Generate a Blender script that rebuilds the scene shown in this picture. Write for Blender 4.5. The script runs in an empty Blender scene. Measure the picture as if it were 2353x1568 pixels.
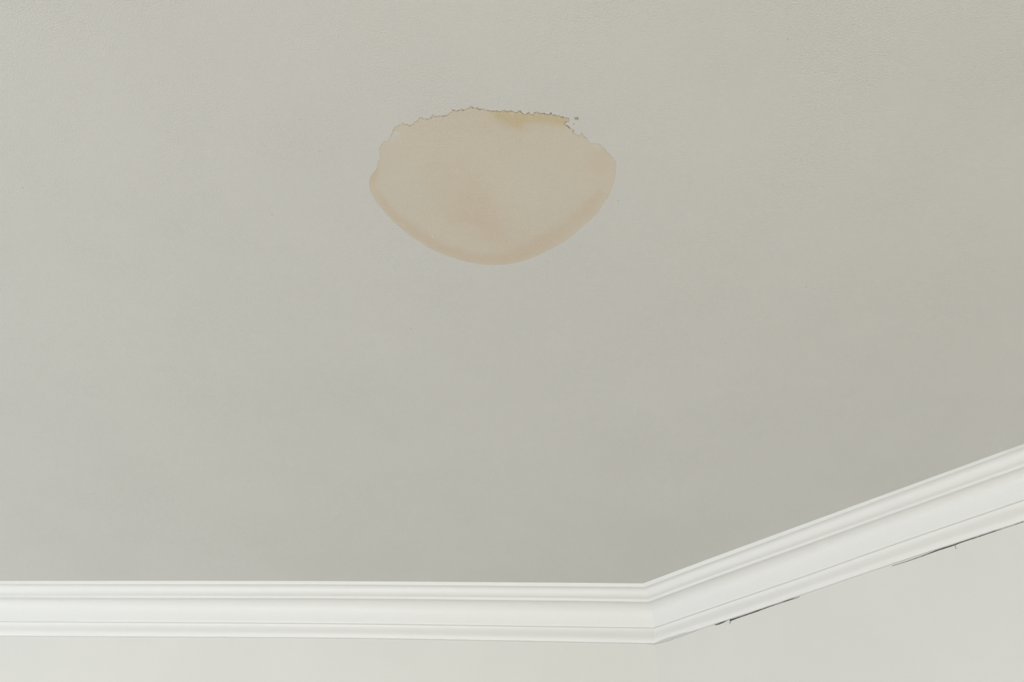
import bpy, bmesh, math, random
import numpy as np
from mathutils import Matrix, Vector, noise
from mathutils.geometry import tessellate_polygon

S = bpy.context.scene
COL = S.collection
random.seed(4)

# ------------------------------------------------------------------ camera
CEIL = 2.50                    # ceiling height
CAMZ = 1.70                    # phone held at eye height
HH = CEIL - CAMZ
F = 2200.0                     # focal length in pixels of the 2353 px wide frame
TH, RO = 0.67051903, 0.01888718
cr, sr = math.cos(RO), math.sin(RO)
fw = np.array([0, math.cos(TH), math.sin(TH)])
u0 = np.array([0, -math.sin(TH), math.cos(TH)])
r0 = np.array([1.0, 0, 0])
RT = cr * r0 + sr * u0
UP = -sr * r0 + cr * u0
cam = bpy.data.cameras.new('camera')
cam.sensor_width = 36
cam.lens = F / 2353 * 36
cam.clip_start = 0.01
co = bpy.data.objects.new('camera', cam)
COL.objects.link(co)
co.matrix_world = Matrix(((RT[0], UP[0], -fw[0], 0), (RT[1], UP[1], -fw[1], 0), (RT[2], UP[2], -fw[2], CAMZ), (0, 0, 0, 1)))
S.camera = co

# ------------------------------------------------------------------ world, daylight, exposure
w = bpy.data.worlds.new('sky')
S.world = w
w.use_nodes = True
w.node_tree.nodes['Background'].inputs[0].default_value = (0.72, 0.82, 1.0, 1)
w.node_tree.nodes['Background'].inputs[1].default_value = 0.6
S.view_settings.view_transform = 'Standard'
S.view_settings.look = 'None'
S.view_settings.exposure = 0.03
S.view_settings.gamma = 1.0
S.view_settings.use_curve_mapping = False


def window_light(name, loc, aim, sx, sy, power, color):
    l = bpy.data.lights.new(name, 'AREA')
    l.shape = 'RECTANGLE'
    l.size, l.size_y = sx, sy
    l.energy = power
    l.color = color
    o = bpy.data.objects.new(name, l)
    COL.objects.link(o)
    o.location = loc
    o.rotation_euler = Vector(aim).to_track_quat('-Z', 'Y').to_euler()
    return o


# room plan: outward normals and distances of the moulding's ceiling edge from the plumb line under the camera
A1, A2 = 1.54161109, 0.76485389
WALLS = [('left', math.pi, 2.30), ('back', A1, 2.22113198 * HH), ('back_right', A2, 1.77544844 * HH),
         ('right', 0.0, 1.60), ('front', -math.pi / 2, 2.40)]
PROJ = 0.0602
SILL, HEAD = 0.80, 2.05
WIN = {'left': [(0.55, 1.55)], 'right': [(-2.00, -1.00)], 'front': [(-1.90, -0.90), (0.35, 1.35)]}     # window openings, spans along each wall
# daylight coming in through the four windows (brightest sky in the front left one)
ZM = (SILL + HEAD) / 2
window_light('daylight_left_window', (-2.30 - PROJ - 0.06, 1.05, ZM), (1, 0, 0), 0.88, 1.14, 14.0, (0.86, 0.94, 1.0))
window_light('daylight_front_window', (-1.40, -2.40 - PROJ - 0.06, ZM), (0, 1, 0), 0.88, 1.14, 59.0, (0.955, 0.985, 1.0))
window_light('daylight_front_window', (0.85, -2.40 - PROJ - 0.06, ZM), (0, 1, 0), 0.88, 1.14, 30.0, (0.99, 0.975, 0.880))
window_light('daylight_right_window', (1.60 + PROJ + 0.06, -1.50, ZM), (-1, 0, 0), 0.88, 1.14, 16.0, (0.99, 0.965, 0.86))


# ------------------------------------------------------------------ helpers
def obj(name, verts, faces, mats=(), parent=None, smooth=False, kind=None, label=None, cat=None):
    me = bpy.data.meshes.new(name)
    me.from_pydata([tuple(map(float, v)) for v in verts], [], faces)
    me.update()
    o = bpy.data.objects.new(name, me)
    COL.objects.link(o)
    for m in mats:
        me.materials.append(m)
    if smooth:
        me.polygons.foreach_set('use_smooth', [True] * len(me.polygons))
    if parent:
        o.parent = parent
    if kind:
        o['kind'] = kind
    if label:
        o['label'] = label
    if cat:
        o['category'] = cat
    return o


def fix_normals(o):
    bm = bmesh.new()
    bm.from_mesh(o.data)
    bmesh.ops.recalc_face_normals(bm, faces=bm.faces)
    bm.to_mesh(o.data)
    bm.free()


def nodes(name):
    m = bpy.data.materials.new(name)
    m.use_nodes = True
    nt = m.node_tree
    return m, nt, nt.nodes['Principled BSDF']


def N(nt, t, **kw):
    n = nt.nodes.new(t)
    for k, v in kw.items():
        setattr(n, k, v)
    return n


def val(nt, sock, v):
    if hasattr(v, 'links'):
        nt.links.new(v, sock)
    else:
        sock.default_value = v


def mth(nt, op, a, b=None, c=None):
    n = N(nt, 'ShaderNodeMath', operation=op)
    val(nt, n.inputs[0], a)
    if b is not None:
        val(nt, n.inputs[1], b)
    if c is not None:
        val(nt, n.inputs[2], c)
    return n.outputs[0]


def step(nt, x, a, b):
    n = N(nt, 'ShaderNodeMapRange', interpolation_type='SMOOTHSTEP')
    val(nt, n.inputs[0], x)
    n.inputs[1].default_value, n.inputs[2].default_value = a, b
    n.inputs[3].default_value, n.inputs[4].default_value = 0, 1
    return n.outputs[0]


def mixc(nt, f, a, b, mode='MIX'):
    n = N(nt, 'ShaderNodeMix', data_type='RGBA', blend_type=mode)
    val(nt, n.inputs[0], f)
    for s, v in ((n.inputs[6], a), (n.inputs[7], b)):
        if hasattr(v, 'links'):
            nt.links.new(v, s)
        else:
            s.default_value = (*v, 1)
    return n.outputs[2]


def noise_tex(nt, vec, scale, detail=2.0, rough=0.5):
    n = N(nt, 'ShaderNodeTexNoise')
    nt.links.new(vec, n.inputs['Vector'])
    n.inputs['Scale'].default_value = scale
    n.inputs['Detail'].default_value = detail
    n.inputs['Roughness'].default_value = rough
    return n.outputs[0]


def stretched(nt, sx, sy, sz):
    tc = N(nt, 'ShaderNodeTexCoord')
    mp = N(nt, 'ShaderNodeMapping')
    nt.links.new(tc.outputs['Object'], mp.inputs['Vector'])
    mp.inputs['Scale'].default_value = (sx, sy, sz)
    return mp.outputs[0]


def roller_paint(nt, bsdf, color, rough=0.55, bump=1.0, grain=540.0, mottle=0.012):
    """rolled emulsion: fine orange-peel bump and the faintest tone drift; returns the colour socket"""
    v = stretched(nt, 1, 1, 1)
    a = noise_tex(nt, v, grain, 2.5, 0.55)
    b = noise_tex(nt, v, 60.0, 2.0, 0.5)
    h = mth(nt, 'ADD', a, mth(nt, 'MULTIPLY', b, 0.35))
    # the roller left the stipple heavier in some passes than in others
    amt = step(nt, noise_tex(nt, v, 9.0, 2.0), 0.30, 0.75)
    bp = N(nt, 'ShaderNodeBump')
    val(nt, bp.inputs['Strength'], mth(nt, 'MULTIPLY_ADD', amt, 0.5 * bump, 0.5 * bump))
    bp.inputs['Distance'].default_value = 0.00066
    nt.links.new(h, bp.inputs['Height'])
    nt.links.new(bp.outputs[0], bsdf.inputs['Normal'])
    c = mixc(nt, step(nt, noise_tex(nt, v, 5.0, 3.0), 0.3, 0.7), tuple(x * (1 - mottle) for x in color), tuple(x * (1 + mottle) for x in color))
    bsdf.inputs['Roughness'].default_value = rough
    return c


CEIL_COL = (0.676, 0.673, 0.643)
WALL_COL = (0.688, 0.686, 0.662)
TRIM_COL = (0.782, 0.785, 0.775)
M_CEIL, nt, bs = nodes('ceiling paint')
nt.links.new(roller_paint(nt, bs, CEIL_COL), bs.inputs['Base Color'])
M_WALL, nt, bs = nodes('wall paint')
nt.links.new(roller_paint(nt, bs, WALL_COL, bump=0.25, grain=300), bs.inputs['Base Color'])
M_NIB, nt, bs = nodes('dried paint nib')
bs.inputs['Base Color'].default_value = (0.33, 0.32, 0.28, 1)
bs.inputs['Roughness'].default_value = 0.6

M_TRIM, nt, bs = nodes('white gloss trim paint')      # brushed along the moulding
v = stretched(nt, 6, 6, 60)
n1 = noise_tex(nt, v, 9.0, 4.0, 0.6)
n2 = noise_tex(nt, stretched(nt, 1, 1, 1), 160.0, 3.0, 0.6)
bp = N(nt, 'ShaderNodeBump')
bp.inputs['Strength'].default_value = 0.35
bp.inputs['Distance'].default_value = 0.0006
nt.links.new(mth(nt, 'ADD', n1, mth(nt, 'MULTIPLY', n2, 0.5)), bp.inputs['Height'])
nt.links.new(bp.outputs[0], bs.inputs['Normal'])
bs.inputs['Base Color'].default_value = (*TRIM_COL, 1)
bs.inputs['Roughness'].default_value = 0.42
bs.inputs['Specular IOR Level'].default_value = 0.35

M_GAP, nt, bs = nodes('open joint')
bs.inputs['Base Color'].default_value = (0.045, 0.038, 0.030, 1)
bs.inputs['Roughness'].default_value = 0.95

M_FLOOR, nt, bs = nodes('oak floorboards')
v = stretched(nt, 1, 1, 1)
br = N(nt, 'ShaderNodeTexBrick')
nt.links.new(v, br.inputs['Vector'])
br.inputs['Color1'].default_value = (0.27, 0.20, 0.14, 1)
br.inputs['Color2'].default_value = (0.23, 0.17, 0.12, 1)
br.inputs['Mortar'].default_value = (0.10, 0.07, 0.04, 1)
br.inputs['Scale'].default_value = 1.0
br.inputs['Brick Width'].default_value = 1.4
br.inputs['Row Height'].default_value = 0.14
br.inputs['Mortar Size'].default_value = 0.002
nt.links.new(br.outputs['Color'], bs.inputs['Base Color'])
bs.inputs['Roughness'].default_value = 0.45


# ------------------------------------------------------------------ room plan
def corner(j, k, oj, ok):
    """plan point where the lines of wall j and wall k meet, each pushed out by oj / ok"""
    a, b = WALLS[j], WALLS[k]
    A = np.array([[math.cos(a[1]), math.sin(a[1])], [math.cos(b[1]), math.sin(b[1])]])
    return np.linalg.solve(A, [a[2] + oj, b[2] + ok])


NW = len(WALLS)
# how far each line of the hand-fitted moulding wanders from straight, in mm, along the back and the angled wall
# rows: ceiling edge, lip, upper fillet top, upper fillet bottom, groove, foot;  columns: position along the wall
T_BACK = [-1.068, -0.776, -0.452, -0.280, 0.089, 0.222]
D_BACK = [[6.75, 1.5, -2.42, -3.24, -2.43, -1.72], [5.02, 1.35, -2.83, -3.27, -0.6, -0.4], [5.94, 0.92, -2.76, -3.76, -1.18, 0.96],
          [3.91, 0.75, -3.39, -3.57, -0.19, 2.53], [-0.84, -2.59, -3.89, -2.59, 3.86, 5.88], [-1.56, -3.42, -5.76, -3.9, 6.26, 10.27]]
T_ANG = [-1.10, -0.935, -0.765, -0.592, -0.350]
D_ANG = [[-3.47, -3.4, -1.19, 1.15, 5.4], [0.28, -1.97, -1.2, -0.62, 1.66], [-1.13, -1.4, -0.5, 1.26, 1.98],
         [1.45, -1.0, -0.6, -0.25, 0.88], [4.91, 3.4, 2.4, -2.6, -3.81], [3.54, 4.6, 0.3, -3.6, -2.65]]


def wander(wall, line, t):
    if wall == 'back':
        T, D = T_BACK, D_BACK
    elif wall == 'back_right':
        T, D = T_ANG, D_ANG
    else:
        return 0.0
    i = min(int(line), 4)
    f = line - i
    # the drift fades out again past the measured stretch
    fade = 1.0 if T[0] - 0.05 <= t <= T[-1] + 0.05 else max(0.0, 1 - (max(T[0] - 0.05 - t, t - T[-1] - 0.05)) / 0.4)
    return fade * ((1 - f) * np.interp(t, T, D[i]) + f * np.interp(t, T, D[i + 1])) / 1000


def end_wander(j, line, side):
    nm = WALLS[j][0]
    if nm == 'back' and side == 1:
        return wander(nm, line, T_BACK[-1])
    if nm == 'back_right' and side == 0:
        return wander(nm, line, T_ANG[0])
    return 0.0


def run(j, o, line, steps):
    """plan points of the line of wall j lying o outside its reference line, mitred at both corners"""
    nm, a, D = WALLS[j]
    n = np.array([math.cos(a), math.sin(a)])
    t = np.array([math.sin(a), -math.cos(a)])
    p, q = (j - 1) % NW, (j + 1) % NW
    e0, e1 = end_wander(j, line, 0), end_wander(j, line, 1)
    P0 = corner(p, j, o + end_wander(p, line, 1), o + e0)
    P1 = corner(j, q, o + e1, o + end_wander(q, line, 0))
    t0, t1 = P0 @ t, P1 @ t
    out = []
    for k in range(steps + 1):
        tt = t0 + (t1 - t0) * k / steps
        if k == 0:
            d = e0
        elif k == steps:
            d = e1
        else:
            d = wander(nm, line, tt)
        out.append((n * (D + o + d) + t * tt, tt))
    return out


def window_span(nm, w_):
    a = [x for x in WALLS if x[0] == nm][0][1]
    t = np.array([math.sin(a), -math.cos(a)])
    e = [np.array([0, c]) if nm in ('left', 'right') else np.array([c, 0]) for c in w_]
    return tuple(sorted(float(v_ @ t) for v_ in e))


# ------------------------------------------------------------------ ceiling, floor, walls
PL = [corner(j, (j + 1) % NW, 0.25, 0.25) for j in range(NW)]


def at_ceiling(x, y, z=CEIL):
    """the place on the ceiling seen at a given pixel of the 2353 x 1568 photograph"""
    d = (x - 1176.5) * RT - (y - 784) * UP + F * fw
    k = (z - CAMZ) / d[2]
    return np.array([d[0] * k, d[1] * k, z])


def slab(name, z0, z1, mat, label, cat):
    vs = [(p[0], p[1], z0) for p in PL] + [(p[0], p[1], z1) for p in PL]
    fs = [tuple(range(NW)), tuple(range(2 * NW - 1, NW - 1, -1))] + [(i, (i + 1) % NW, NW + (i + 1) % NW, NW + i) for i in range(NW)]
    o = obj(name, vs, fs, [mat], kind='structure', label=label, cat=cat)
    fix_normals(o)
    return o


slab('floor', -0.12, 0.0, M_FLOOR, 'brown wooden floor of the room', 'floor')

LAB = {'left': 'pale wall with a wide window opening on the left', 'back': 'pale painted wall below the level crown moulding',
       'back_right': 'pale painted wall below the slanting crown moulding', 'right': 'pale wall with a window opening at the right of the room',
       'front': 'pale wall with two window openings behind the viewer'}
walls = {}
for j, (nm, a, D) in enumerate(WALLS):
    st = 120 if nm in ('back', 'back_right') else 1
    inner = [p for p, _ in run(j, PROJ, 5, st)]
    outer = [p for p, _ in run(j, PROJ + 0.12, 5, st)]
    vs, fs = [], []
    if nm in WIN:                       # a lattice of quads on both faces, the window cells left out
        n = np.array([math.cos(a), math.sin(a)])
        t = np.array([math.sin(a), -math.cos(a)])
        spans = sorted(window_span(nm, w_) for w_ in WIN[nm])
        cuts = [c_ for sp in spans for c_ in sp]
        nc = len(cuts) + 2
        for off, P in ((0, inner), (1, outer)):
            for z in (0, SILL, HEAD, CEIL):
                for tt in [P[0] @ t] + cuts + [P[-1] @ t]:
                    p = n * (D + PROJ + 0.12 * off) + t * tt
                    vs.append((p[0], p[1], z))
        I = lambda o_, r_, c_: (o_ * 4 + r_) * nc + c_
        for o_ in (0, 1):
            for r_ in range(3):
                for c_ in range(nc - 1):
                    if not (r_ == 1 and c_ % 2 == 1):
                        fs.append((I(o_, r_, c_), I(o_, r_, c_ + 1), I(o_, r_ + 1, c_ + 1), I(o_, r_ + 1, c_)))
        loops = [[(0, c_) for c_ in range(nc)] + [(1, nc - 1), (2, nc - 1)] + [(3, c_) for c_ in range(nc - 1, -1, -1)] + [(2, 0), (1, 0)]]
        loops += [[(1, c_), (1, c_ + 1), (2, c_ + 1), (2, c_)] for c_ in range(1, nc - 1, 2)]
        for ring in loops:
            for k in range(len(ring)):
                a_, b_ = ring[k], ring[(k + 1) % len(ring)]
                fs.append((I(0, *a_), I(0, *b_), I(1, *b_), I(1, *a_)))
    else:
        m = len(inner)
        for P, z in ((inner, 0), (inner, CEIL), (outer, 0), (outer, CEIL)):
            vs += [(p[0], p[1], z) for p in P]
        for k in range(m - 1):
            fs += [(k, k + 1, m + k + 1, m + k), (2 * m + k, 2 * m + k + 1, 3 * m + k + 1, 3 * m + k),
                   (k, k + 1, 2 * m + k + 1, 2 * m + k), (m + k, m + k + 1, 3 * m + k + 1, 3 * m + k)]
        fs += [(0, m, 3 * m, 2 * m), (m - 1, 2 * m - 1, 4 * m - 1, 3 * m - 1)]
    o = obj('wall_' + nm, vs, fs, [M_WALL], kind='structure', label=LAB[nm], cat='wall')
    fix_normals(o)
    walls[nm] = o

# ------------------------------------------------------------------ crown moulding: profile in mm (out from the ceiling edge, down), and the measured line it follows
PROFILE = [(-0.2, -1.0, 0), (0.0, 0.0, 0), (0.0, 6.3, 0.9), (0.3, 6.9, 1), (1.6, 7.1, 1), (3.6, 7.6, 1), (6.0, 8.9, 1.1), (7.6, 10.8, 1.2), (8.6, 13.2, 1.35),
           (9.3, 15.8, 1.5), (10.4, 18.4, 1.65), (12.3, 20.8, 1.8), (14.8, 22.6, 1.9), (17.2, 23.5, 2), (17.6, 23.8, 2), (17.7, 26.0, 2.5), (17.7, 28.2, 3), (18.2, 28.7, 3),
           (20.0, 28.9, 3), (21.51, 29.08, 3.03), (23.67, 29.66, 3.08), (26.06, 30.79, 3.13), (28.46, 32.5, 3.2), (30.73, 34.8, 3.26), (32.74, 37.63, 3.33), (34.42, 40.91, 3.41), (35.74, 44.55, 3.48),
           (36.71, 48.48, 3.56), (37.36, 52.62, 3.65), (37.74, 56.93, 3.73), (37.93, 61.37, 3.82), (37.99, 65.93, 3.91), (38.0, 70.6, 4.0), (38.4, 71.2, 4), (41.4, 71.4, 4), (41.9, 71.9, 4),
           (42.3, 73.8, 4.1), (43.4, 76.2, 4.25), (45.6, 78.9, 4.4), (48.8, 81.5, 4.55), (51.6, 83.6, 4.65), (53.8, 85.6, 4.75), (55.3, 88.2, 4.85), (56.0, 90.8, 4.93), (56.3, 92.8, 5),
           (56.7, 93.6, 5), (60.4, 94.1, 5), (62.5, 94.5, 5)]
TL = {'left': 'white crown moulding above the left window wall', 'back': 'white crown moulding running level below the ceiling',
      'back_right': 'white crown moulding climbing to the right edge, dark crack beneath', 'right': 'white crown moulding along the right window wall',
      'front': 'white crown moulding above the two windows behind the viewer'}
tn = 0
for j, (nm, a, D) in enumerate(WALLS):
    tn += 1
    fine = nm in ('back', 'back_right')
    st = 300 if fine else 2
    rows = []
    for (o_, d_, L) in PROFILE:
        pts = run(j, o_ / 1000, L, st)
        row = []
        for k, (p, tt) in enumerate(pts):
            dz = 0.0
            if fine and L >= 4.93:            # brushed-over caulk of uneven thickness under the foot
                wob = 0.45 * noise.noise(Vector((tt * 22, j * 9.1, 0))) + 0.35 * noise.noise(Vector((tt * 75, j * 3.3, 4)))
                if d_ > 94:
                    dz = -(wob * 1.5) / 1000
                else:
                    dz = -(wob * 0.7) / 1000
            elif fine and L > 4.0:
                dz = 0.00018 * noise.noise(Vector((tt * 30, L * 2, j)))
            elif fine and d_ > 0:
                dz = 0.00010 * noise.noise(Vector((tt * 18, L * 2, j)))
            row.append((p[0], p[1], CEIL - d_ / 1000 + dz))
        rows.append(row)
    m = st + 1
    vs = [v_ for row in rows for v_ in row]
    fs = [(i * m + k, i * m + k + 1, (i + 1) * m + k + 1, (i + 1) * m + k) for i in range(len(rows) - 1) for k in range(st)]
    # close the back and the ends so the moulding is solid
    L_ = len(rows) - 1
    top_back = len(vs)
    for k in range(m):
        p, q = rows[0][k], rows[L_][k]
        vs.append((q[0], q[1], p[2]))
    fs += [(L_ * m + k, L_ * m + k + 1, top_back + k + 1, top_back + k) for k in range(st)]
    fs += [(top_back + k, top_back + k + 1, k + 1, k) for k in range(st)]
    fs.append(tuple(i * m for i in range(len(rows))) + (top_back,))
    fs.append(tuple(i * m + st for i in range(len(rows))) + (top_back + st,))
    o = obj('trim_%d' % tn, vs, fs, [M_TRIM], kind='structure', label=TL[nm], cat='crown moulding')
    fix_normals(o)
    for pgn in o.data.polygons:
        pgn.use_smooth = len(pgn.vertices) == 4
    # hard arrises stay crisp
    bm = bmesh.new()
    bm.from_mesh(o.data)
    for e in bm.edges:
        if len(e.link_faces) == 2 and e.calc_face_angle(0) > math.radians(38):
            e.smooth = False
    bm.to_mesh(o.data)
    bm.free()


# ------------------------------------------------------------------ shade grey filler smeared under the foot of the moulding at the inner corner
M_FILL, nt, bs = nodes('shade grey filler')
bs.inputs['Base Color'].default_value = (0.60, 0.595, 0.575, 1)  # dirty filler; its grey also puts the shade under the foot into the colour
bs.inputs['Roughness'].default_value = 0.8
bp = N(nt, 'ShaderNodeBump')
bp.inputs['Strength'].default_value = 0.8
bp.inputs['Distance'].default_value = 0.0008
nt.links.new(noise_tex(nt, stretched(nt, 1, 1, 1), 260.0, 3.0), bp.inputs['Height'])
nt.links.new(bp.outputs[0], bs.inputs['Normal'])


def foot_point(s_, o_, d_):
    """s_ metres along the foot from the inner corner (negative: back wall, positive: angled wall)"""
    j = 1 if s_ < 0 else 2
    nm, a, D = WALLS[j]
    n = np.array([math.cos(a), math.sin(a)])
    t = np.array([math.sin(a), -math.cos(a)])
    e0 = end_wander(1, 5, 1)
    e1 = end_wander(2, 5, 0)
    P = corner(1, 2, o_ + e0, o_ + e1)
    tt = P @ t + s_
    d = wander(nm, 5, max(tt, T_ANG[0]) if j == 2 else min(tt, T_BACK[-1]))
    p = n * (D + o_ + d) + t * tt
    if abs(s_) < 1e-9:
        p = P
    return (p[0], p[1], CEIL - d_ / 1000)


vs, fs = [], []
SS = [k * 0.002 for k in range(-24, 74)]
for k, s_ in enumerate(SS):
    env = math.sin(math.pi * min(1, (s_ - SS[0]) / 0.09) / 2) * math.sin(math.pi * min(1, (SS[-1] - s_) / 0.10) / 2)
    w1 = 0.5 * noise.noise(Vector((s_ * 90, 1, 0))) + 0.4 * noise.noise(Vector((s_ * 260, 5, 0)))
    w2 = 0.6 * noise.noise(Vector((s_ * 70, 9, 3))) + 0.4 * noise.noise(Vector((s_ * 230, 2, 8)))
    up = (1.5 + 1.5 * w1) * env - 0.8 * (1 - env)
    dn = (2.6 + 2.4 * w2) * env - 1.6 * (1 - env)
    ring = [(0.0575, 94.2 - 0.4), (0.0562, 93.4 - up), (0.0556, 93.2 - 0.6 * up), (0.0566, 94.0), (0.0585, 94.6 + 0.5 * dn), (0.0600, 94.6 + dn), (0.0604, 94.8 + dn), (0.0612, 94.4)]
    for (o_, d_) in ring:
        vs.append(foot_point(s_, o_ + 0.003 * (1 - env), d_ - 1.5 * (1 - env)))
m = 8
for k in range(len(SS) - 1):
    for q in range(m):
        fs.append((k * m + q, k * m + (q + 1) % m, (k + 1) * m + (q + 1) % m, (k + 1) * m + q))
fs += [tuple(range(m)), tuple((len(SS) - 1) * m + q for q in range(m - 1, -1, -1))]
o = obj('filler', vs, fs, [M_FILL], parent=bpy.data.objects['trim_3'], smooth=True, label='rough shade grey filler at the inner corner of the moulding')
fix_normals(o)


# ------------------------------------------------------------------ open joint between moulding and wall (dark crack), on the angled wall
def wall_pt(x, y, lift):
    """the place on the angled wall's face seen at a pixel, lift metres in front of it"""
    d = (x - 1176.5) * RT - (y - 784) * UP + F * fw
    n = np.array([math.cos(A2), math.sin(A2)])
    t = np.array([math.sin(A2), -math.cos(A2)])
    k = 1.0
    dist = WALLS[2][2] + PROJ
    for _ in range(6):
        k = (dist - lift) / (n @ d[:2])
        dist = WALLS[2][2] + PROJ + wander('back_right', 5, (d[:2] * k) @ t)
    return np.array([d[0] * k, d[1] * k, CAMZ + d[2] * k])


def crack(px, label, parent):
    """px: list of (x, y, width px); a thin ridge-edged ribbon let into the wall face"""
    vs, fs = [], []
    pts = []
    for i in range(len(px) - 1):
        (x0, y0, w0), (x1, y1, w1) = px[i], px[i + 1]
        nseg = max(1, int(math.hypot(x1 - x0, y1 - y0) / 4))
        for k in range(nseg):
            f = k / nseg
            pts.append((x0 + (x1 - x0) * f, y0 + (y1 - y0) * f, w0 + (w1 - w0) * f))
    pts.append(px[-1])
    for i, (x, y, wd) in enumerate(pts):
        a_ = pts[max(0, i - 1)]
        b_ = pts[min(len(pts) - 1, i + 1)]
        dx, dy = b_[0] - a_[0], b_[1] - a_[1]
        l = math.hypot(dx, dy)
        nx, ny = -dy / l, dx / l
        wd *= 0.5 * (1 + 0.35 * noise.noise(Vector((x * 0.11, y * 0.07, 1))))
        y += 0.35 * noise.noise(Vector((x * 0.15, 3, 7)))
        for lift in (0.0004, -0.002):
            vs.append(wall_pt(x + nx * wd, y + ny * wd, lift))
            vs.append(wall_pt(x - nx * wd, y - ny * wd, lift))
    for i in range(len(pts) - 1):
        b0, b1 = i * 4, i * 4 + 4
        fs += [(b0, b1, b1 + 1, b0 + 1), (b0 + 2, b0 + 3, b1 + 3, b1 + 2), (b0, b0 + 2, b1 + 2, b1), (b0 + 1, b1 + 1, b1 + 3, b0 + 3)]
    e = (len(pts) - 1) * 4
    fs += [(0, 1, 3, 2), (e, e + 2, e + 3, e + 1)]
    o = obj('crack', vs, fs, [M_GAP], parent=parent, label=label)
    fix_normals(o)
    return o


wb = walls['back_right']
crack([(1643, 1437, 1.6), (1652, 1434.5, 2.2), (1664, 1429.5, 1.8), (1675, 1424.3, 0.8)], 'short dark crack left of the spur', wb)
crack([(1676, 1425, 1.6), (1680, 1425.6, 2.6), (1700, 1418.5, 1.7), (1730, 1408.6, 1.6), (1760, 1397.4, 1.8), (1790, 1387, 1.5), (1815, 1379, 1.6), (1838, 1372, 0.6)],
      'long dark crack under the foot of the moulding', wb)
crack([(1679, 1426, 1.6), (1677.6, 1430, 1.2), (1677, 1435.5, 0.4)], 'tiny dark spur running down from the crack', wb)
crack([(2050, 1301, 0.8), (2090, 1288.5, 1.0), (2120, 1278, 1.4), (2150, 1266.7, 1.9), (2165, 1261.6, 2.4), (2190, 1253.7, 2.1), (2215, 1244.5, 1.6), (2250, 1233.5, 1.3), (2300, 1216.5, 1.2), (2352, 1199.5, 1.2)],
      'dark crack towards the right end of the moulding', wb)
crack([(2194, 1254, 0.9), (2196, 1258.5, 0.8), (2197, 1262.5, 0.3)], 'tiny hairline spur below the right crack', wb)

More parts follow.
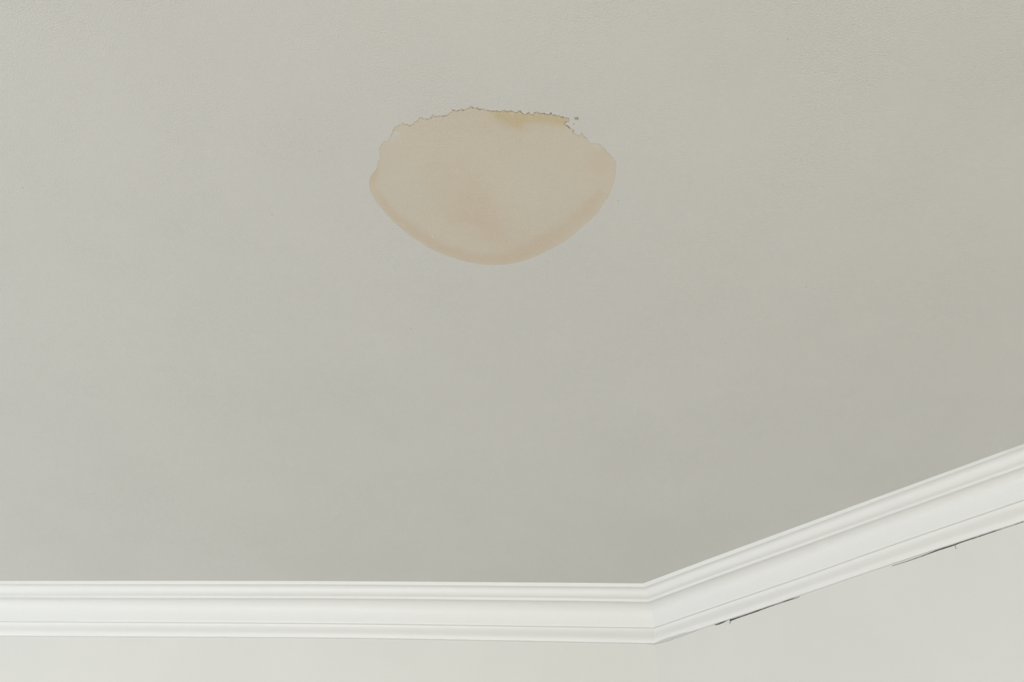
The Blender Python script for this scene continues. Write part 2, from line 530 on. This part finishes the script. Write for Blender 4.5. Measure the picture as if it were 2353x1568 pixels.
# ------------------------------------------------------------------ the water stain on the ceiling
OUT = [(847.9, 422), (849.3, 411), (853.5, 403), (859.4, 395.4), (864.5, 388), (866.9, 383.2), (867.8, 375), (869, 369.6), (873.7, 365.8), (873.0, 360), (872.4, 353.3), (871.2, 346), (871.7, 341), (874.4, 335.6),
       (879.8, 329), (882.3, 323.1), (886, 325.0), (892.3, 322.3), (895.4, 316), (898.2, 308.8), (901, 306), (902.3, 302.3), (904.9, 296.5), (906.5, 291.2), (909.5, 289.6),
       (912.6, 287.6), (915, 288.8), (921.5, 285), (923.5, 281.5), (925.6, 280), (927.0, 284), (930, 285.4), (934, 284.5), (938.5, 286.6), (941.7, 289.6), (944.5, 286.3), (949.3, 286.4), (950.4, 281), (951.8, 278.5),
       (957, 279.5), (959.6, 276.5), (961.6, 272.4), (963.8, 269.2), (967, 270.4), (970, 269.5), (973, 272.2), (976.9, 272.8), (982.5, 273), (988.3, 272), (991.6, 268.4), (991.6, 265.1), (996, 263.4), (998.6, 264.8),
       (999.9, 267.6), (1006.8, 267), (1012.9, 265.3), (1018, 266.2), (1022, 263.4), (1025, 266.7), (1027.4, 262.8), (1033, 259.8), (1037.6, 256.9), (1038.3, 250.6), (1040.8, 250.6), (1043.7, 253.2), (1048.9, 254.6),
       (1052, 252.8), (1057.4, 252.1), (1060.3, 249.3), (1062.3, 250.2), (1063.4, 252.9), (1068.8, 250.6), (1073, 249.8), (1074.9, 247.3), (1077.8, 248.4), (1079.3, 244.5), (1083.3, 243), (1085.4, 246.4), (1089.4, 247.5),
       (1093, 248.7), (1096.3, 245.8), (1100.1, 250.8), (1106.2, 249.8), (1113.1, 249.3), (1115.5, 252.3), (1118, 251.8), (1125.4, 253.9), (1131, 255), (1136.9, 252.9), (1139, 255.4), (1143.1, 254.4),
       (1148.4, 256.2), (1151, 255.2), (1153.8, 253), (1156.5, 254.4), (1159.1, 252.1), (1163, 255.5), (1166.5, 255.8), (1169.1, 253.5), (1172, 255.6), (1174.8, 253.5), (1178, 255.5), (1179.8, 254.3), (1182.1, 257.3),
       (1187.4, 257.5), (1190, 255.5), (1192.8, 254.2), (1197.2, 254.8), (1199, 258.2), (1201.5, 261.5), (1207.3, 262.3), (1210.4, 260), (1213, 258.8), (1215.4, 256.5), (1218, 261.3), (1222, 263), (1224.9, 262.6), (1226.5, 260),
       (1228.8, 257.8), (1234.9, 256.9), (1238.5, 258.5), (1240.5, 260.5), (1245, 260.4), (1248.6, 258.8), (1251.5, 260.6), (1254, 262.3), (1258.5, 261.8), (1261.6, 262.8), (1263, 260), (1264.9, 259.1), (1267.5, 260.4),
       (1269, 263), (1274.7, 263.4), (1277.5, 265), (1281.5, 265.6), (1285.1, 264.6), (1288.8, 268), (1291.5, 268.8), (1294.2, 267.9), (1299.9, 270.1), (1303, 270.4), (1306.8, 272), (1308.6, 276.6), (1307.2, 281),
       (1301.0, 281.2), (1298.9, 283.6), (1298.3, 286.5), (1301.3, 287), (1305.9, 289.7), (1309, 292.8), (1314.5, 296.2), (1320.6, 299.9), (1318, 301.7), (1319.8, 305.3), (1322.2, 308.1), (1326, 308.8), (1329.5, 311.2),
       (1332.9, 309), (1334.3, 306.3), (1337, 305.1), (1339.7, 308.6), (1342.5, 312.4), (1345.9, 315.4), (1351.3, 319.6), (1352.9, 324.7), (1356, 328.5), (1362, 329.2), (1366, 327.1), (1370.5, 330.3),
       (1375, 329.6), (1383.2, 335.2), (1387.5, 340.8), (1392, 343.2), (1397, 350.4), (1403.9, 357.4), (1409.4, 363), (1413.2, 368.7), (1415.4, 374.7), (1416.2, 385), (1415, 397), (1413.6, 405), (1412.4, 416.8), (1407.5, 430.4),
       (1401.5, 447.9), (1396, 457), (1386.6, 468.5), (1377, 485.2), (1367, 496), (1356.6, 506.0), (1344, 517.5), (1332.2, 527), (1320, 538), (1310.4, 545.6), (1297, 555), (1285.9, 561.9), (1277, 567),
       (1269.6, 571.3), (1258, 577), (1247.8, 581.4), (1226.1, 591.4), (1214, 596), (1201.6, 599.9), (1185.3, 603.7), (1172, 606.6), (1158, 608.3), (1140, 609.2), (1120, 609.0), (1105, 607.8), (1092, 605.7),
       (1071, 601.8), (1051.2, 595.9), (1030, 589.5), (1010.4, 581.4), (995, 574.5), (980.5, 566.4), (965, 557), (950.6, 547.6), (939, 539.5), (928.8, 531.4), (914, 519), (901.6, 507.4), (891, 496), (881.2, 484.6), (867.6, 468.5),
       (861, 459.5), (855.4, 449.6), (851.5, 442.5), (849.2, 434.5)]
BLOB = [(1319.5, 268.4), (1322.5, 270.0), (1326.5, 268.3), (1329.5, 271.0), (1330.2, 273.6), (1327.5, 276), (1324, 275.6), (1321, 275), (1319.6, 271.8)]
DOT = [(1317.2, 286.2), (1318.6, 284.3), (1320.2, 283.6), (1319.4, 285.6), (1318, 286.8)]


def sdist(P, poly):
    """signed distance (inside positive) from points P to the polygon, in px of the tracing"""
    A = np.array(poly)
    B = np.roll(A, -1, 0)
    best = np.full(len(P), 1e9)
    inside = np.zeros(len(P), bool)
    for a, b in zip(A, B):
        ab = b - a
        h = np.clip(((P - a) @ ab) / (ab @ ab), 0, 1)
        dd = P - a - h[:, None] * ab
        best = np.minimum(best, np.hypot(dd[:, 0], dd[:, 1]))
        c = ((a[1] > P[:, 1]) != (b[1] > P[:, 1])) & (P[:, 0] < (b[0] - a[0]) * (P[:, 1] - a[1]) / ((b[1] - a[1]) or 1e-9) + a[0])
        inside ^= c
    return np.where(inside, best, -best)


def gauss(P, cx, cy, sx, sy, ang=0.0):
    c, s = math.cos(ang), math.sin(ang)
    dx, dy = P[:, 0] - cx, P[:, 1] - cy
    u, v_ = c * dx + s * dy, -s * dx + c * dy
    return np.exp(-0.5 * ((u / sx) ** 2 + (v_ / sy) ** 2))


def sstep(x, a, b):
    t_ = np.clip((x - a) / (b - a), 0, 1)
    return t_ * t_ * (3 - 2 * t_)


# variable grid: fine rows near the ragged upper rim, coarser below
ys = list(np.arange(238, 352, 1.25)) + list(np.arange(352, 618, 2.2))
xs = list(np.arange(842, 1422, 1.6))
GX, GY = np.meshgrid(xs, ys)
P = np.stack([GX.ravel(), GY.ravel()], 1)
sd = np.maximum(np.maximum(sdist(P, OUT), sdist(P, BLOB)), sdist(P, DOT))
X, Y = P[:, 0], P[:, 1]
upper = 1 - sstep(Y, 350, 440)                                   # the ragged part of the rim
edge = upper * (0.42 + 0.58 * sstep(X, 900, 1090)) * (1 - 0.5 * sstep(X, 1312, 1335))
edge = edge * (1 - 0.6 * sstep(Y, 296, 335)) + 0.03
edge += 0.5 * gauss(P, 1325, 272, 12, 8)
amber = 0.50 * gauss(P, 1185, 272, 30, 12) + 0.50 * gauss(P, 1188, 288, 18, 9, 0.3) + 0.95 * sstep(X, 1115, 1150) * (1 - sstep(X, 1296, 1312)) * np.exp(-0.5 * ((Y - (263 + 0.10 * (X - 1150))) / 9.5) ** 2)
amber += 0.20 * gauss(P, 1090, 256, 60, 9) + 0.30 * gauss(P, 1325, 272, 14, 8)
amber *= 1 - 0.75 * gauss(P, 1177, 262, 4.5, 7)
# brown tide bands: along the lower rim, wide on the right, narrow on the left
ang = np.arctan2(Y - 430, X - 1130)                              # 0 right, pi/2 down
wR = np.clip(np.cos(ang), 0, 1)
low = sstep(Y, 395, 470)
bandL = np.exp(-0.5 * ((sd - 13) / 11.0) ** 2)
bandR = np.exp(-0.5 * ((sd - 24) / 17.0) ** 2)
right = sstep(X, 1120, 1300)
tone = low * ((1 - right) * bandL * 0.70 + right * bandR * 0.72)
tone += 0.85 * gauss(P, 858, 405, 9, 26, 0.35) * (1 - low)
tone += 0.42 * gauss(P, 1370, 380, 38, 26) + 0.30 * gauss(P, 1382, 345, 20, 14)
tone += 0.46 * gauss(P, 1085, 455, 85, 55, 0.25) + 0.24 * gauss(P, 1040, 374, 75, 16, -0.12)
tone += 0.42 * gauss(P, 1125, 530, 60, 32, 0.5) + 0.30 * gauss(P, 1180, 325, 60, 18, 0.2) + 0.30 * gauss(P, 1090, 285, 60, 12)
tone += 0.22 * gauss(P, 912, 295, 22, 8, -0.2) + 0.30 * gauss(P, 1250, 300, 60, 7, 0.15)
tone -= 0.20 * gauss(P, 1260, 440, 70, 55) + 0.25 * gauss(P, 925, 430, 32, 45) + 0.10 * gauss(P, 980, 340, 50, 20)
tone = np.clip(tone, 0, 1)
pale = 1.0 - 0.75 * gauss(P, 909, 305.5, 6, 3.2) - 0.55 * gauss(P, 1372, 338, 10, 7) - 0.35 * gauss(P, 903, 318, 14, 10) - 0.15 * gauss(P, 925, 430, 45, 50)
pale -= 0.12 * gauss(P, 1240, 440, 80, 60)
nx, ny = len(xs), len(ys)
idx = np.arange(nx * ny).reshape(ny, nx)
okc = (np.maximum.reduce([sd.reshape(ny, nx)[:-1, :-1], sd.reshape(ny, nx)[1:, :-1], sd.reshape(ny, nx)[:-1, 1:], sd.reshape(ny, nx)[1:, 1:]]) > -1.6)
cells = np.argwhere(okc)
quads = [(idx[r, c], idx[r, c + 1], idx[r + 1, c + 1], idx[r + 1, c]) for r, c in cells]
used = np.unique(np.array(quads))
remap = -np.ones(nx * ny, int)
remap[used] = np.arange(len(used))
# the ceiling slab; its underside shares the survey grid with the stain, so the two meet without a step
allp = [at_ceiling(X[i], Y[i]) for i in range(nx * ny)]
cv = [(p[0], p[1], CEIL) for p in PL] + [(p[0], p[1], CEIL + 0.12) for p in PL]
cf = [tuple(range(2 * NW - 1, NW - 1, -1))] + [(i, (i + 1) % NW, NW + (i + 1) % NW, NW + i) for i in range(NW)]
hole = [idx[0, 0], idx[0, -1], idx[-1, -1], idx[-1, 0]]
g0 = len(cv)
free = np.argwhere(~okc)
cv += [tuple(p) for p in allp]
cf += [(g0 + idx[r, c], g0 + idx[r + 1, c], g0 + idx[r + 1, c + 1], g0 + idx[r, c + 1]) for r, c in free]
tess = tessellate_polygon([[Vector((p[0], p[1], 0)) for p in PL], [Vector((allp[i][0], allp[i][1], 0)) for i in hole]])
loop_ids = list(range(NW)) + [g0 + int(i) for i in hole]
for tri in tess:
    cf.append(tuple(loop_ids[i] for i in tri))
ceiling = obj('ceiling', cv, [tuple(int(i) for i in f) for f in cf], [M_CEIL, M_NIB], kind='structure', label='pale grey painted ceiling with a brown water stain', cat='ceiling')
bm = bmesh.new()
bm.from_mesh(ceiling.data)
bmesh.ops.delete(bm, geom=[v_ for v_ in bm.verts if not v_.link_faces], context='VERTS')
for f in bm.faces:
    if abs(f.normal.z) > 0.9 and (f.normal.z > 0) == (f.calc_center_median().z < CEIL + 0.05):
        f.normal_flip()
# dried nibs and specks in the ceiling paint, part of its surface
for (x, y, r, dark) in [(625, 493, 1.2, 1), (690, 275, 1.1, 1), (943, 755, 1.3, 1), (1852, 660, 1.4, 1), (1668, 790, 1.1, 1), (1427, 1013, 1.2, 1),
                        (628, 1088, 1.3, 1), (570, 1106, 1.6, 1), (176, 584, 1.0, 1), (52, 432, 1.3, 1), (1420, 461, 1.2, 1), (1210, 908, 1.0, 1),
                        (420, 992, 0.9, 1), (490, 500, 2.0, 0), (1524, 1312, 2.0, 0), (1810, 90, 1.2, 1), (994, 544, 2.4, 0), (735, 348, 1.0, 1)]:
    c = at_ceiling(x, y)
    rr = r * 0.00045
    before = set(bm.faces)
    g = bmesh.ops.create_uvsphere(bm, u_segments=10, v_segments=6, radius=rr)
    for vv in g['verts']:
        vv.co.z *= 0.45
        vv.co += Vector(c)
    for f in set(bm.faces) - before:
        f.material_index = dark
        f.smooth = True
bm.to_mesh(ceiling.data)
bm.free()

verts = [at_ceiling(X[i], Y[i]) for i in used]
M_STAIN, nt, bs = nodes('water stained paint')
base = roller_paint(nt, bs, CEIL_COL)


def attr(nm):
    n = N(nt, 'ShaderNodeAttribute')
    n.attribute_name = nm
    return n.outputs['Fac']


v = stretched(nt, 1, 1, 1)
jag = mth(nt, 'MULTIPLY', mth(nt, 'SUBTRACT', noise_tex(nt, v, 420.0, 2.0, 0.6), 0.5), mth(nt, 'MULTIPLY_ADD', attr('ragged'), 5.0, 1.2))
s_ = mth(nt, 'ADD', attr('depth'), jag)
cover = step(nt, s_, -0.7, 0.7)
blot = mth(nt, 'SUBTRACT', noise_tex(nt, v, 38.0, 4.0, 0.6), 0.5)
tone_s = mth(nt, 'ADD', attr('tone'), mth(nt, 'MULTIPLY', blot, 0.55))
amber_s = mth(nt, 'MULTIPLY', attr('amber'), mth(nt, 'MULTIPLY_ADD', blot, 1.6, 1.0))
c1 = mixc(nt, attr('pale'), (1, 1, 1), (0.985, 0.905, 0.795))
c2 = mixc(nt, step(nt, tone_s, 0.0, 1.0), c1, (0.955, 0.820, 0.680))
c3 = mixc(nt, amber_s, c2, (0.915, 0.780, 0.545))
bead = mth(nt, 'MULTIPLY_ADD', step(nt, noise_tex(nt, v, 260.0, 1.0), 0.40, 0.60), 0.60, 0.40)      # the tide line dried in beads
rim = mth(nt, 'MULTIPLY', mth(nt, 'MULTIPLY', mth(nt, 'SUBTRACT', 1.0, step(nt, s_, 0.9, 3.4)), attr('edge')), bead)
c4 = mixc(nt, rim, c3, (0.44, 0.35, 0.23))
c5 = mixc(nt, cover, (1, 1, 1), c4)
nt.links.new(mixc(nt, 1.0, base, c5, 'MULTIPLY'), bs.inputs['Base Color'])
stain = obj('water_stain', verts, [tuple(int(remap[i]) for i in q[::-1]) for q in quads], [M_STAIN], parent=ceiling,
            label='oval beige brown water stain with ragged amber upper rim')
for nm, arr in (('depth', np.clip(sd, -6, 60)), ('ragged', upper), ('edge', np.clip(edge, 0, 1)), ('amber', np.clip(amber, 0, 1)), ('tone', tone), ('pale', np.clip(pale, 0, 1))):
    at = stain.data.attributes.new(nm, 'FLOAT', 'POINT')
    at.data.foreach_set('value', arr[used].astype(np.float32))
if stain.data.polygons[0].normal.z > 0:
    stain.data.flip_normals()

# ------------------------------------------------------------------ window frames (behind and beside the viewer)
num = 0
for (nm, a, D) in WALLS:
    n = np.array([math.cos(a), math.sin(a)])
    t = np.array([math.sin(a), -math.cos(a)])
    for w_ in WIN.get(nm, ()):
        num += 1
        s0, s1 = window_span(nm, w_)
        vs, fs = [], []

        def bar(sa, sb, za, zb):
            b0 = len(vs)
            for d_ in (D + PROJ - 0.012, D + PROJ + 0.05):
                for (s, z) in ((sa, za), (sb, za), (sb, zb), (sa, zb)):
                    p = n * d_ + t * s
                    vs.append((p[0], p[1], z))
            for q in ((0, 1, 2, 3), (7, 6, 5, 4), (0, 4, 5, 1), (1, 5, 6, 2), (2, 6, 7, 3), (3, 7, 4, 0)):
                fs.append(tuple(b0 + i for i in q))
        g = 0.045
        bar(s0, s0 + g, SILL, HEAD)
        bar(s1 - g, s1, SILL, HEAD)
        bar(s0 + g, s1 - g, SILL, SILL + g)
        bar(s0 + g, s1 - g, HEAD - g, HEAD)
        bar(s0 + g, s1 - g, ZM - 0.015, ZM + 0.015)
        o = obj('window_%d' % num, vs, fs, [M_TRIM], kind='structure', cat='window',
                label={'left': 'white sash window frame in the left wall', 'right': 'white sash window frame in the right wall'}.get(
                    nm, 'white sash window frame in the front wall, %s one' % ('left' if w_[0] < 0 else 'right')))
        fix_normals(o)
